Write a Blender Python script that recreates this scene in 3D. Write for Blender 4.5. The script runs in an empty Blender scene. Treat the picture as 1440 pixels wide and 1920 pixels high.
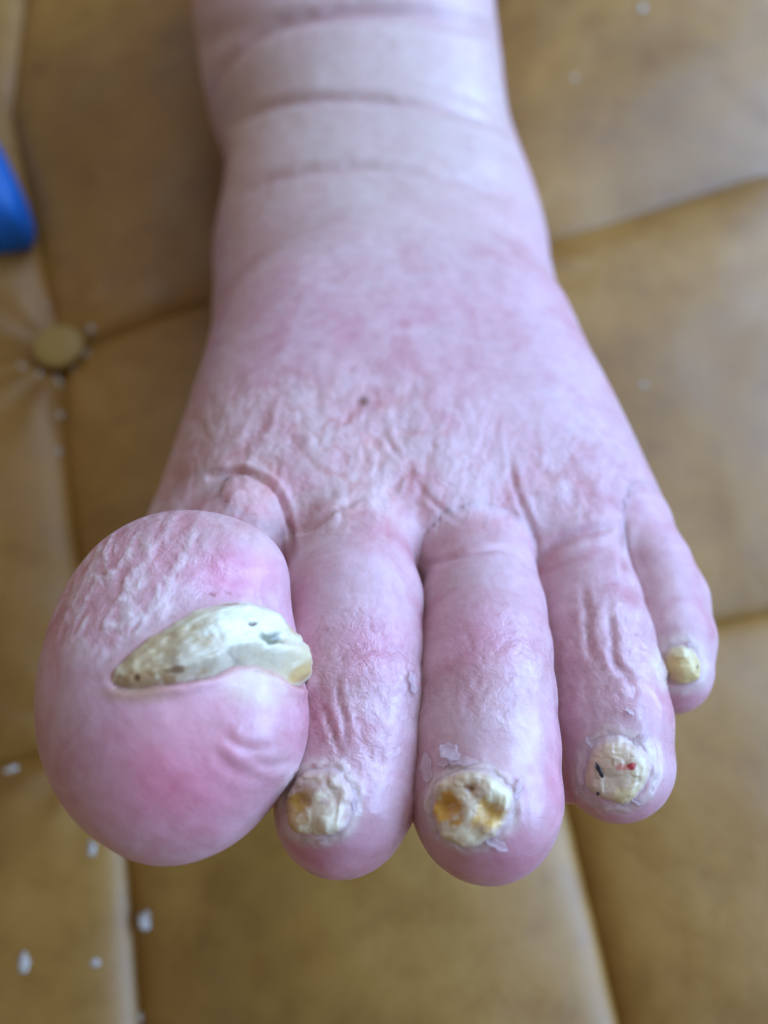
import bpy, math, random
import numpy as np
from mathutils import Matrix, Vector

# ------------------------------------------------------------------ camera, light, exposure
S = bpy.context.scene
COL = S.collection
F = 1700.0                      # focal length in photograph pixels (1440 wide)
PITCH = math.radians(65)
VIEW = np.array([0, math.cos(PITCH), -math.sin(PITCH)])
UP = np.array([0, math.sin(PITCH), math.cos(PITCH)])
RIGHT = np.array([1.0, 0, 0])
CAM = np.array([0, -13.0, 25.6])          # centimetres, couch top at z = 0

cd = bpy.data.cameras.new('camera')
cam = bpy.data.objects.new('camera', cd)
COL.objects.link(cam)
cd.sensor_fit = 'HORIZONTAL'
cd.sensor_width = 36
cd.lens = 36 * F / 1440
cd.clip_start = 0.005
cd.clip_end = 50
cam.location = CAM * 0.01
cam.rotation_euler = (math.pi / 2 - PITCH, 0, 0)
cd.dof.use_dof = True
cd.dof.focus_distance = 0.126
cd.dof.aperture_fstop = 14.0
S.camera = cam

S.view_settings.view_transform = 'Standard'
S.view_settings.look = 'None'
S.view_settings.exposure = -0.05
S.view_settings.gamma = 1.0

W = bpy.data.worlds.new('World')
S.world = W
W.use_nodes = True
W.node_tree.nodes['Background'].inputs[0].default_value = (0.98, 0.86, 0.83, 1)
W.node_tree.nodes['Background'].inputs[1].default_value = 0.27

def area(name, loc, target, size, size_y, power, color):
    l = bpy.data.lights.new(name, 'AREA')
    l.shape = 'RECTANGLE'
    l.size = size
    l.size_y = size_y
    l.energy = power
    l.color = color
    o = bpy.data.objects.new(name, l)
    COL.objects.link(o)
    o.location = loc
    o.rotation_euler = (Vector(target) - Vector(loc)).to_track_quat('-Z', 'Y').to_euler()
    return o

area('window_light', (1.35, 0.25, 0.80), (0, 0, 0.10), 2.6, 1.3, 98.0, (0.325, 0.545, 1.0))
area('ceiling_light', (0.45, 0.95, 1.5), (0, 0, 0.06), 1.3, 0.9, 13.0, (0.62, 0.76, 1.0))

# ------------------------------------------------------------------ helpers
RNG = np.random.default_rng(7)
random.seed(7)

def ray(px, py):
    px = np.asarray(px, float)
    py = np.asarray(py, float)
    return np.stack([(px - 720) / F, (960 - py) / F, np.ones_like(px)], -1)

def at(px, py, depth):
    return ray(px, py) * np.asarray(depth, float)[..., None]

def world(c):
    """photo-aligned centimetres -> world metres"""
    c = np.asarray(c, float)
    return (CAM + c[..., 0:1] * RIGHT + c[..., 1:2] * UP + c[..., 2:3] * VIEW) * 0.01

def to_plane(px, py, z=0.0):
    r = ray(px, py)
    d = r[..., 0:1] * RIGHT + r[..., 1:2] * UP + r[..., 2:3] * VIEW
    t = (z - CAM[2]) / d[..., 2:3]
    return CAM + d * t          # cm

def smoothstep(a, b, x):
    t = np.clip((x - a) / (b - a), 0, 1)
    return t * t * (3 - 2 * t)

def _hash(ix, iy, iz, seed):
    h = (ix.astype(np.uint32) * np.uint32(374761393) + iy.astype(np.uint32) * np.uint32(668265263)
         + iz.astype(np.uint32) * np.uint32(2147483647) + np.uint32((seed * 2246822519) & 0xffffffff))
    h = (h ^ (h >> np.uint32(13))) * np.uint32(1274126177)
    h = h ^ (h >> np.uint32(16))
    return (h & np.uint32(0xffff)).astype(np.float32) / 32767.5 - 1.0

def noise(p, seed=0):
    p = np.asarray(p, np.float64)
    i = np.floor(p).astype(np.int64)
    f = p - i
    u = f * f * f * (f * (f * 6 - 15) + 10)
    r = 0
    for dx in (0, 1):
        for dy in (0, 1):
            for dz in (0, 1):
                w = ((u[..., 0] if dx else 1 - u[..., 0]) * (u[..., 1] if dy else 1 - u[..., 1])
                     * (u[..., 2] if dz else 1 - u[..., 2]))
                r = r + w * _hash(i[..., 0] + dx, i[..., 1] + dy, i[..., 2] + dz, seed)
    return r

def fbm(p, oct=3, seed=0):
    r, a = 0, 1.0
    for k in range(oct):
        r = r + a * noise(p * (2.03 ** k), seed + k)
        a *= 0.5
    return r

def polyline_dist(P, pts):
    """2-D distance from P (n,2) to polyline, and the parameter along it 0..1"""
    pts = np.asarray(pts, float)
    best = np.full(len(P), 1e9)
    par = np.zeros(len(P))
    side = np.zeros(len(P))
    n = len(pts) - 1
    for i in range(n):
        a, b = pts[i], pts[i + 1]
        ab = b - a
        t = np.clip(((P - a) @ ab) / (ab @ ab), 0, 1)
        q = P - (a + t[:, None] * ab)
        d = np.hypot(q[:, 0], q[:, 1])
        m = d < best
        best[m] = d[m]
        par[m] = (i + t[m]) / n
        side[m] = np.sign(ab[0] * q[m, 1] - ab[1] * q[m, 0])
    return best, par, side

def spline(pts, n=80, closed=False):
    pts = np.asarray(pts, float)
    if closed:
        pts = np.vstack([pts[-1], pts, pts[0], pts[1]])
    else:
        pts = np.vstack([2 * pts[0] - pts[1], pts, 2 * pts[-1] - pts[-2]])
    m = len(pts) - 3
    out = []
    for k in range(n):
        x = k / (n if closed else n - 1) * m
        i = min(int(x), m - 1)
        t = x - i
        p0, p1, p2, p3 = pts[i:i + 4]
        out.append(0.5 * (2 * p1 + (p2 - p0) * t + (2 * p0 - 5 * p1 + 4 * p2 - p3) * t * t
                          + (3 * p1 - p0 - 3 * p2 + p3) * t ** 3))
    return np.array(out)

def mesh_object(name, verts, faces, mat, parent=None, smooth=True, col=None, attrs=None):
    """verts in world metres; the object's origin is put at its parent's origin"""
    off = np.array(parent['_origin']) if parent is not None else np.zeros(3)
    me = bpy.data.meshes.new(name)
    v = np.asarray(verts, float)
    if parent is None:
        off = np.array([v[:, 0].mean(), v[:, 1].mean(), v[:, 2].min()])
    me.from_pydata((v - off).tolist(), [], [tuple(int(i) for i in f) for f in faces])
    me.validate()
    if smooth:
        me.shade_smooth()
    me.materials.append(mat)
    if col is not None:
        a = me.color_attributes.new('tint', 'FLOAT_COLOR', 'POINT')
        c4 = np.ones((len(v), 4), np.float32)
        c4[:, :3] = col
        a.data.foreach_set('color', c4.ravel())
    for k, arr in (attrs or {}).items():
        a = me.attributes.new(k, 'FLOAT', 'POINT')
        a.data.foreach_set('value', np.asarray(arr, np.float32))
    o = bpy.data.objects.new(name, me)
    COL.objects.link(o)
    if parent is None:
        o.location = off
    else:
        o.parent = parent
        o.location = off - np.array(parent['_origin'])
    o['_origin'] = [float(x) for x in off]
    return o

def thing(name, loc, label, cat, group=None):
    o = bpy.data.objects.new(name, None)
    o.empty_display_size = 0.01
    COL.objects.link(o)
    o.location = loc
    o['_origin'] = [float(x) for x in loc]
    o['label'] = label
    o['category'] = cat
    if group:
        o['group'] = group
    return o

# ------------------------------------------------------------------ materials
def new_mat(name):
    m = bpy.data.materials.new(name)
    m.use_nodes = True
    nt = m.node_tree
    return m, nt, nt.nodes['Principled BSDF']

def node(nt, kind, **kw):
    n = nt.nodes.new(kind)
    for k, v in kw.items():
        if k.startswith('_'):
            setattr(n, k[1:], v)
        else:
            n.inputs[k.replace('__', ' ')].default_value = v
    return n

def mathn(nt, op, a, b=None):
    n = nt.nodes.new('ShaderNodeMath')
    n.operation = op
    for i, x in enumerate((a, b)):
        if x is None:
            continue
        if isinstance(x, (int, float)):
            n.inputs[i].default_value = x
        else:
            nt.links.new(x, n.inputs[i])
    return n.outputs[0]

def ramp(nt, fac, stops):
    n = nt.nodes.new('ShaderNodeValToRGB')
    e = n.color_ramp.elements
    while len(e) < len(stops):
        e.new(0.5)
    for q, (pos, c) in zip(e, stops):
        q.position = pos
        q.color = (*c, 1)
    nt.links.new(fac, n.inputs[0])
    return n.outputs[0]

def mixcol(nt, fac, a, b, mode='MIX'):
    n = nt.nodes.new('ShaderNodeMix')
    n.data_type = 'RGBA'
    n.blend_type = mode
    for i, x in ((0, fac), (6, a), (7, b)):
        if isinstance(x, (int, float)):
            n.inputs[i].default_value = x
        elif isinstance(x, tuple):
            n.inputs[i].default_value = (*x, 1)
        else:
            nt.links.new(x, n.inputs[i])
    return n.outputs[2]

def attr(nt, name, out='Fac'):
    a = nt.nodes.new('ShaderNodeAttribute')
    a.attribute_name = name
    return a.outputs[out]

def tex_noise(nt, co, scale, detail=3, rough=0.55, dist=0.0):
    n = nt.nodes.new('ShaderNodeTexNoise')
    n.inputs['Scale'].default_value = scale
    n.inputs['Detail'].default_value = detail
    n.inputs['Roughness'].default_value = rough
    n.inputs['Distortion'].default_value = dist
    nt.links.new(co, n.inputs['Vector'])
    return n.outputs[0]

def bump(nt, h, strength, dist, prev=None):
    b = nt.nodes.new('ShaderNodeBump')
    b.inputs['Strength'].default_value = strength
    b.inputs['Distance'].default_value = dist
    nt.links.new(h, b.inputs['Height'])
    if prev is not None:
        nt.links.new(prev, b.inputs['Normal'])
    return b.outputs[0]

def skin_material():
    m, nt, p = new_mat('skin')
    L = nt.links.new
    co = nt.nodes.new('ShaderNodeTexCoord').outputs['Object']
    tint = attr(nt, 'tint', 'Color')
    dry = attr(nt, 'dry')
    # blotches of blood under the skin
    n1 = tex_noise(nt, co, 95, 4, 0.6, 0.6)
    n2 = tex_noise(nt, co, 420, 3, 0.6, 0.4)
    blot = ramp(nt, n1, [(0.32, (0.90, 0.70, 0.74)), (0.50, (1, 0.98, 0.98)), (0.68, (1.03, 1.10, 1.10))])
    c = mixcol(nt, mathn(nt, 'ADD', mathn(nt, 'MULTIPLY', attr(nt, 'blot'), 0.65), 0.25), tint, blot, 'MULTIPLY')
    fine = ramp(nt, n2, [(0.35, (0.93, 0.88, 0.88)), (0.6, (1.03, 1.03, 1.03))])
    c = mixcol(nt, 0.7, c, fine, 'MULTIPLY')
    L(c, p.inputs['Base Color'])
    p.inputs['Subsurface Weight'].default_value = 0.24
    p.inputs['Subsurface Radius'].default_value = (1.0, 0.32, 0.22)
    p.inputs['Subsurface Scale'].default_value = 0.002
    r = mathn(nt, 'ADD', mathn(nt, 'MULTIPLY', n2, 0.25), 0.24)
    r = mathn(nt, 'SUBTRACT', r, mathn(nt, 'MULTIPLY', attr(nt, 'gloss'), 0.13))
    L(r, p.inputs['Roughness'])
    p.inputs['Specular IOR Level'].default_value = 0.27
    # fine relief: skin cells, furrows, crepe
    v = nt.nodes.new('ShaderNodeTexVoronoi')
    v.feature = 'DISTANCE_TO_EDGE'
    v.inputs['Scale'].default_value = 900
    warp = nt.nodes.new('ShaderNodeVectorMath')
    warp.operation = 'MULTIPLY_ADD'
    nn = nt.nodes.new('ShaderNodeTexNoise')
    nn.inputs['Scale'].default_value = 500
    L(co, nn.inputs['Vector'])
    L(nn.outputs['Color'], warp.inputs[0])
    warp.inputs[1].default_value = (0.0011,) * 3
    L(co, warp.inputs[2])
    L(warp.outputs[0], v.inputs['Vector'])
    h1 = mathn(nt, 'MINIMUM', v.outputs['Distance'], 0.22)
    b1 = bump(nt, h1, 0.08, 0.0004)
    h2 = tex_noise(nt, co, 1500, 3, 0.6)
    b2 = bump(nt, h2, 0.07, 0.0002, b1)
    crep = tex_noise(nt, co, 620, 4, 0.62, 1.2)
    h3 = mathn(nt, 'MULTIPLY', crep, dry)
    b3 = bump(nt, h3, 0.42, 0.0008, b2)
    fl = nt.nodes.new('ShaderNodeTexVoronoi')
    fl.inputs['Scale'].default_value = 950
    L(warp.outputs[0], fl.inputs['Vector'])
    sep = nt.nodes.new('ShaderNodeSeparateColor')
    L(fl.outputs['Color'], sep.inputs[0])
    h4 = mathn(nt, 'MULTIPLY', mathn(nt, 'MULTIPLY', sep.outputs[0], sep.outputs[1]), dry)
    b3 = bump(nt, h4, 0.35, 0.0003, b3)
    gl = mathn(nt, 'MULTIPLY', tex_noise(nt, co, 1100, 3, 0.6, 0.8), attr(nt, 'gloss'))
    b3 = bump(nt, gl, 0.07, 0.0005, b3)
    patch = nt.nodes.new('ShaderNodeMapRange')
    L(tex_noise(nt, co, 210, 4, 0.6, 0.8), patch.inputs[0])
    patch.inputs[1].default_value = 0.40
    patch.inputs[2].default_value = 0.62
    L(mathn(nt, 'ADD', mathn(nt, 'MULTIPLY', mathn(nt, 'MULTIPLY', attr(nt, 'gloss'), patch.outputs[0]), 0.95), 0.04), p.inputs['Coat Weight'])
    p.inputs['Coat Roughness'].default_value = 0.19
    L(b3, p.inputs['Coat Normal'])
    L(b3, p.inputs['Normal'])
    return m

def nail_material():
    m, nt, p = new_mat('nail')
    L = nt.links.new
    co = nt.nodes.new('ShaderNodeTexCoord').outputs['Object']
    tint = attr(nt, 'tint', 'Color')
    n1 = tex_noise(nt, co, 520, 5, 0.65, 1.0)
    sp = ramp(nt, n1, [(0.30, (0.80, 0.74, 0.62)), (0.5, (1, 1, 1)), (0.72, (1.08, 1.10, 1.14))])
    L(mixcol(nt, 0.5, tint, sp, 'MULTIPLY'), p.inputs['Base Color'])
    p.inputs['Subsurface Weight'].default_value = 0.25
    p.inputs['Subsurface Radius'].default_value = (1.0, 0.8, 0.55)
    p.inputs['Subsurface Scale'].default_value = 0.0015
    L(mathn(nt, 'ADD', mathn(nt, 'MULTIPLY', n1, 0.35), 0.2), p.inputs['Roughness'])
    p.inputs['Coat Weight'].default_value = 0.2
    p.inputs['Coat Roughness'].default_value = 0.22
    b1 = bump(nt, tex_noise(nt, co, 450, 4, 0.6, 1.5), 0.22, 0.0005)
    L(bump(nt, tex_noise(nt, co, 2600, 3, 0.6), 0.18, 0.0002, b1), p.inputs['Normal'])
    return m

def flake_material(name, c, alpha_t):
    m, nt, p = new_mat(name)
    co = nt.nodes.new('ShaderNodeTexCoord').outputs['Object']
    n = tex_noise(nt, co, 900, 3, 0.6)
    col = ramp(nt, n, [(0.35, tuple(x * 0.85 for x in c)), (0.65, c)])
    nt.links.new(col, p.inputs['Base Color'])
    p.inputs['Roughness'].default_value = 0.4
    p.inputs['Subsurface Weight'].default_value = 0.4
    p.inputs['Subsurface Radius'].default_value = (1, 0.8, 0.7)
    p.inputs['Subsurface Scale'].default_value = 0.001
    p.inputs['Alpha'].default_value = 1 - alpha_t
    nt.links.new(bump(nt, n, 0.4, 0.0003), p.inputs['Normal'])
    return m

def leather_material():
    m, nt, p = new_mat('tan_leatherette')
    L = nt.links.new
    co = nt.nodes.new('ShaderNodeTexCoord').outputs['Object']
    n0 = tex_noise(nt, co, 9, 4, 0.6, 0.5)
    n1 = tex_noise(nt, co, 70, 6, 0.7, 0.15)
    base = ramp(nt, n0, [(0.32, (0.195, 0.092, 0.011)), (0.52, (0.280, 0.141, 0.018)), (0.72, (0.335, 0.180, 0.032))])
    mott = ramp(nt, n1, [(0.34, (0.80, 0.74, 0.64)), (0.52, (1, 1, 1)), (0.70, (1.08, 1.10, 1.16))])
    c = mixcol(nt, 0.85, base, mott, 'MULTIPLY')
    L(c, p.inputs['Base Color'])
    L(mathn(nt, 'ADD', mathn(nt, 'MULTIPLY', n1, 0.22), 0.34), p.inputs['Roughness'])
    p.inputs['Specular IOR Level'].default_value = 0.6
    v = nt.nodes.new('ShaderNodeTexVoronoi')
    v.feature = 'DISTANCE_TO_EDGE'
    v.inputs['Scale'].default_value = 800
    L(co, v.inputs['Vector'])
    b1 = bump(nt, v.outputs['Distance'], 0.25, 0.0004)
    L(bump(nt, n1, 0.09, 0.004, b1), p.inputs['Normal'])
    return m

def plain_material(name, c, rough, sc=300, bs=0.1):
    m, nt, p = new_mat(name)
    co = nt.nodes.new('ShaderNodeTexCoord').outputs['Object']
    n = tex_noise(nt, co, sc, 3)
    nt.links.new(ramp(nt, n, [(0.3, tuple(x * 0.9 for x in c)), (0.7, c)]), p.inputs['Base Color'])
    p.inputs['Roughness'].default_value = rough
    nt.links.new(bump(nt, n, bs, 0.0004), p.inputs['Normal'])
    return m

M_SKIN = skin_material()
M_NAIL = nail_material()
M_LEATHER = leather_material()
M_BUTTON = plain_material('worn_button', (0.37, 0.25, 0.06), 0.55, 500, 0.2)
M_FLAKE = flake_material('dry_skin', (0.74, 0.54, 0.54), 0.62)
M_CRUMB = flake_material('white_crumb', (0.54, 0.53, 0.47), 0.0)
M_BLUE = plain_material('blue_plastic', (0.0, 0.15, 0.60), 0.5)
M_DARK = plain_material('dark_clot', (0.02, 0.012, 0.012), 0.3)

# ------------------------------------------------------------------ couch: stitched panels between seams
def pl(pts):
    q = to_plane([p[0] for p in pts], [p[1] for p in pts])
    return q[:, :2]

v0 = spline(pl([(15, 200), (70, 470), (105, 640), (112, 800), (150, 1100), (205, 1420), (232, 1620), (255, 1930)]))
v1 = spline(pl([(905, 40), (925, 440), (965, 900), (1015, 1280), (1082, 1560), (1172, 1930)]))
h0 = spline(pl([(-300, 700), (105, 640), (390, 552), (700, 500), (1040, 432), (1440, 312), (1700, 240)]))
h1 = spline(pl([(-200, 1475), (60, 1405), (205, 1372), (600, 1310), (1010, 1240), (1340, 1162), (1440, 1142), (1700, 1090)]))

def fx(c):      # x as a function of y, straight beyond the ends
    o = np.argsort(c[:, 1])
    xs, ys = c[o, 0], c[o, 1]
    def f(y):
        r = np.interp(y, ys, xs)
        r = r + np.where(y < ys[0], (y - ys[0]) * (xs[6] - xs[0]) / (ys[6] - ys[0]), 0)
        r = r + np.where(y > ys[-1], (y - ys[-1]) * (xs[-1] - xs[-7]) / (ys[-1] - ys[-7]) * 0.3, 0)
        return r
    return f
def fy(c):
    g = fx(c[:, ::-1])
    return g
V0, V1, H0, H1 = fx(v0), fx(v1), fy(h0), fy(h1)
SPX, SPY = 13.5, 13.2
VL = [lambda y, k=k: V0(y) - SPX * k for k in (3, 2, 1)] + [V0, V1] + [lambda y, k=k: V1(y) + SPX * k for k in (1, 2, 3)]
HL = [lambda x, k=k: H1(x) - SPY * k for k in (3, 2, 1)] + [H1, H0] + [lambda x, k=k: H0(x) + 26.0 * k for k in (1, 2, 3)]

def cross(i, j):
    x, y = 0.0, 0.0
    for _ in range(30):
        x = float(VL[i](np.array(y)))
        y = float(HL[j](np.array(x)))
    return np.array([x, y])
TUFTS = [cross(i, j) for i in range(8) for j in range(8)]
BUTTON = cross(3, 4)

def couch_height(x, y, du, dv):
    """pillow between the seams; du, dv = cm to the nearest seam across and along"""
    h = 0.40 * (1 - np.exp(-(du / 0.42) ** 0.9)) * (1 - np.exp(-(dv / 0.55) ** 0.9))
    h = h - 0.40
    h = h + 0.50 * np.sin(np.clip(du / 13.0, 0, 0.5) * np.pi) ** 0.8 * np.sin(np.clip(dv / 13.0, 0, 0.5) * np.pi) ** 0.8 - 0.15
    for t in TUFTS:
        r = np.hypot(x - t[0], y - t[1])
        h = h - 0.35 * np.exp(-(r / 1.5) ** 2)
        ang = np.arctan2(y - t[1], x - t[0])
        h = h + 0.05 * np.exp(-((r - 2.2) / 1.3) ** 2) * np.sin(ang * 11 + t[0])
    p3 = np.stack([x * 0.22, y * 0.22, 0 * x + 3.3], -1)
    h = h + 0.10 * fbm(p3, 3, 5)
    return h

couch = thing('couch', (0, 0, -0.02), 'tan leatherette couch with stitched padded panels under the foot', 'couch')
N = 64
for i in range(7):
    for j in range(7):
        e = np.linspace(0, 1, N)
        e = 0.5 - 0.5 * np.cos(np.pi * e) * (0.35 + 0.65 * np.abs(np.cos(np.pi * e)) ** 0.3)
        e = (e - e[0]) / (e[-1] - e[0])
        u, v = np.meshgrid(e, e, indexing='ij')
        c00, c11 = cross(i, j), cross(i + 1, j + 1)
        x = c00[0] + (c11[0] - c00[0]) * u
        y = c00[1] + (c11[1] - c00[1]) * v
        for _ in range(12):
            x = VL[i](y) * (1 - u) + VL[i + 1](y) * u
            y = HL[j](x) * (1 - v) + HL[j + 1](x) * v
        wu = np.abs(VL[i + 1](y) - VL[i](y))
        wv = np.abs(HL[j + 1](x) - HL[j](x))
        z = couch_height(x, y, np.minimum(u, 1 - u) * wu, np.minimum(v, 1 - v) * wv)
        V = np.stack([x, y, z], -1).reshape(-1, 3) * 0.01
        idx = np.arange(N * N).reshape(N, N)
        faces = np.stack([idx[:-1, :-1], idx[1:, :-1], idx[1:, 1:], idx[:-1, 1:]], -1).reshape(-1, 4)
        mesh_object('cushion_panel', V, faces, M_LEATHER, couch)

def lathe(profile, n=40):
    pr = np.asarray(profile, float)
    a = np.linspace(0, 2 * np.pi, n, endpoint=False)
    V = np.stack([pr[:, 0:1] * np.cos(a), pr[:, 0:1] * np.sin(a), np.repeat(pr[:, 1:2], n, 1)], -1)
    m = len(pr)
    idx = np.arange(m * n).reshape(m, n)
    f = [(idx[k, q], idx[k, (q + 1) % n], idx[k + 1, (q + 1) % n], idx[k + 1, q]) for k in range(m - 1) for q in range(n)]
    return V.reshape(-1, 3), f

prof = [(0.86, -0.35), (0.92, -0.12), (0.86, 0.08), (0.70, 0.20), (0.45, 0.28), (0.2, 0.31), (0.01, 0.315)]
bv, bf = lathe(prof)
for (i, j) in [(3, 4), (4, 4), (3, 3), (4, 3)]:
    c = cross(i, j)
    o = mesh_object('tuft_button', (bv * [0.98, 0.98, 0.55] + [c[0], c[1], -0.24]) * 0.01, bf, M_BUTTON, couch)

# ------------------------------------------------------------------ foot: implicit surface
def smin(a, b, k):
    h = np.maximum(k - np.abs(a - b), 0) / k
    return np.minimum(a, b) - h * h * k * 0.25

def cone(p, a, b, ra, rb):
    ba = b - a
    l2 = ba @ ba
    t = np.clip(((p - a) @ ba) / l2, 0, 1)
    q = p - (a + t[:, None] * ba)
    return np.sqrt((q * q).sum(1)) - (ra + (rb - ra) * t)

def ellipsoid(p, c, axes, r):
    q = (p - c) @ np.asarray(axes).T
    k0 = np.sqrt(((q / r) ** 2).sum(1)) + 1e-9
    k1 = np.sqrt(((q / np.square(r)) ** 2).sum(1)) + 1e-9
    return k0 * (k0 - 1) / k1

def loft(p, O, e, en, table, endr=1.5):
    T = np.asarray(table, float)
    q = p - O
    s = q @ e
    n = q @ en
    x = q[:, 0]
    sc = np.clip(s, T[0, 0], T[-1, 0])
    # smooth interpolation of the sections
    dense = np.linspace(T[0, 0], T[-1, 0], 120)
    cols = []
    for k in range(1, T.shape[1]):
        f = np.interp(dense, T[:, 0], T[:, k])
        ker = np.hanning(19)
        ker /= ker.sum()
        f = np.convolve(np.pad(f, 9, mode='edge'), ker, 'valid')
        cols.append(np.interp(sc, dense, f))
    xc, top, bot, a = cols
    b = (top - bot) / 2
    nc = (top + bot) / 2
    X = np.abs((x - xc) / a)
    Y = np.abs((n - nc) / b)
    pw = 2.3
    k0 = (X ** pw + Y ** pw) ** (1 / pw) + 1e-9
    g = np.sqrt(((X ** (pw - 1)) / a) ** 2 + ((Y ** (pw - 1)) / b) ** 2) / k0 ** (pw - 1) + 1e-9
    d = (k0 - 1) / g
    d = np.where(k0 < 0.3, -np.minimum(a, b) * (1 - k0), d)
    over = np.maximum(T[0, 0] - s, s - T[-1, 0])
    dd = np.stack([d + endr, over + endr], 1)
    return np.minimum(np.maximum(dd[:, 0], dd[:, 1]), 0) + np.sqrt((np.maximum(dd, 0) ** 2).sum(1)) - endr

EF = np.array([0, 0.780, 0.626])
EN = np.array([0, 0.626, -0.780])
OF = np.array([0, -2.6, 13.0])
FOOT = [  # s, x centre, top, bottom, half width
    (2.6, 0.14, -0.75, -3.7, 4.25),
    (3.6, 0.18, -0.55, -4.2, 4.72),
    (4.8, 0.20, -0.25, -4.5, 4.80),
    (6.5, 0.22, 0.05, -4.9, 4.55),
    (9.0, 0.12, 0.25, -6.0, 4.14),
    (11.0, 0.05, 0.20, -6.9, 4.28),
    (13.0, 0.02, 0.15, -7.4, 4.48),
    (14.5, -0.08, 0.05, -7.8, 4.45),
    (18.5, -0.35, -1.2, -7.9, 3.7),
    (20.5, -0.35, -3.0, -7.0, 3.0)]
EL = np.array([0, math.sin(PITCH), math.cos(PITCH)])    # the leg lies along the couch
ENL = np.array([0, math.cos(PITCH), -math.sin(PITCH)])
OL = np.array([0, 9.5, 22.7])
LEG = [
    (-3.0, -0.10, -0.9, -7.0, 3.9),
    (0.0, -0.05, 0.0, -7.6, 4.28),
    (1.6, -0.17, 0.18, -7.7, 4.20),
    (3.2, -0.50, 0.35, -7.8, 4.24),
    (5.0, -0.92, 0.6, -8.0, 4.60),
    (9.0, -1.35, 1.0, -8.3, 4.9),
    (26.0, -2.0, 1.6, -8.8, 5.4)]

TOES = [
    [(660, 1030, 15.3, 108), (660, 1128, 14.1, 132), (662, 1215, 13.65, 131), (663, 1300, 13.2, 130), (656, 1400, 12.8, 131), (648, 1488, 12.5, 132), (640, 1516, 12.6, 125)],
    [(902, 1080, 15.2, 104), (904, 1150, 14.5, 118), (907, 1225, 13.9, 126), (909, 1300, 13.4, 132), (910, 1400, 12.9, 138), (911, 1496, 12.5, 142), (911, 1518, 12.6, 134)],
    [(1085, 1050, 16.2, 88), (1100, 1125, 15.6, 99), (1114, 1200, 15.0, 108), (1129, 1275, 14.5, 112), (1143, 1350, 14.1, 114), (1154, 1428, 13.9, 109)],
    [(1188, 995, 16.7, 66), (1212, 1060, 16.3, 80), (1236, 1130, 16.0, 90), (1250, 1200, 15.5, 89), (1254, 1256, 15.3, 82)],
]
WEBS = [  # flesh deep between the third and fourth toe
    [(1020, 1120, 15.5, 40), (1050, 1330, 14.5, 36), (1060, 1480, 13.9, 26)],
]
def chain_pts(ch):
    return [(at(px, py, np.array(d)), r * d / F) for px, py, d, r in ch]

a_tilt = math.radians(26)
BT_AX = np.array([[math.cos(0.05), math.sin(0.05), 0],
                  [0, math.cos(a_tilt), math.sin(a_tilt)],
                  [0, -math.sin(a_tilt), math.cos(a_tilt)]])

BK = 0.962        # the big toe stands a little nearer than its neighbours
def big_toe(p):
    def e(px, py, d, r):
        return ellipsoid(p, at(px, py, np.array(d * BK)), BT_AX, np.array(r) * BK)
    d = e(326, 1270, 13.1, [1.84, 2.53, 1.72])
    d = smin(d, e(332, 1345, 12.5, [1.54, 1.38, 1.40]), 0.7)
    # pulp bulge under the nail, swollen fold above it
    d = smin(d, e(448, 1356, 12.2, [0.78, 0.78, 0.85]), 0.5)
    d = smin(d, e(420, 1065, 13.3, [0.85, 0.62, 0.75]), 0.6)
    return d

def toe(p, ch):
    pts = chain_pts(ch)
    d = None
    for (a, ra), (b, rb) in zip(pts[:-1], pts[1:]):
        q = cone(p, a, b, ra, rb)
        d = q if d is None else smin(d, q, 0.10)
    return d

RAYS = [(470, 985, 15.9, 95, 560, 640, 19.6, 110), (650, 985, 16.0, 80, 660, 560, 20.3, 90),
        (845, 985, 16.3, 80, 760, 560, 20.4, 90), (1040, 985, 16.9, 80, 880, 600, 20.3, 90),
        (1140, 985, 17.4, 75, 950, 640, 20.4, 90)]
RAYS = [(at(a, b, np.array(c)), at(e, f, np.array(g)), d * c / F, h * g / F) for a, b, c, d, e, f, g, h in RAYS]
KN_C = at(462, 985, np.array(15.2))
PAD = (at(400, 1180, np.array(17.2)), at(1120, 1150, np.array(18.2)))
BNK = (at(420, 1060, np.array(16.0)), at(350, 1180, np.array(14.2)))

def sdf(p, shell=0):
    """shell 0: the whole foot; 1, 2: its two interlocking sets of toes; 3: the foot without toes"""
    p = np.asarray(p, float)
    s = (p - OF) @ EF
    d = loft(p, OF, EF, EN, FOOT, 1.6)
    m = s > 6.0
    if m.any():
        d[m] = smin(d[m], loft(p[m], OL, EL, ENL, LEG, 2.5), 1.8)
    m = s < 15.0
    if m.any():
        q, dm = p[m], d[m]
        for a, b, ra, rb in RAYS:
            dm = smin(dm, cone(q, a, b, ra, rb), 1.6)
        d[m] = dm
    m = s < 8.0
    if m.any():
        q, dm = p[m], d[m]
        dm = smin(dm, ellipsoid(q, KN_C, np.eye(3), np.array([0.74, 0.82, 0.92])), 0.22)
        dm = smin(dm, cone(q, PAD[0], PAD[1], 1.6, 1.3), 1.5)
        if shell in (0, 1):          # second and fourth toe
            d1 = smin(dm, np.minimum(toe(q, TOES[0]), toe(q, TOES[2])), 0.42)
            for ch in WEBS:
                d1 = smin(d1, toe(q, ch), 0.12)
        if shell in (0, 2):          # first, third and fifth toe
            d2 = smin(dm, np.minimum(toe(q, TOES[1]), toe(q, TOES[3])), 0.42)
            d2 = smin(d2, cone(q, BNK[0], BNK[1], 1.35, 1.4), 0.5)
            d2 = smin(d2, big_toe(q), 0.05)
        d[m] = np.minimum(d1, d2) if shell == 0 else d1 if shell == 1 else d2 if shell == 2 else dm
    return d

def sdf_chunk(p, shell=0):
    out = np.empty(len(p))
    for i in range(0, len(p), 200000):
        out[i:i + 200000] = sdf(p[i:i + 200000], shell)
    return out

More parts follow.
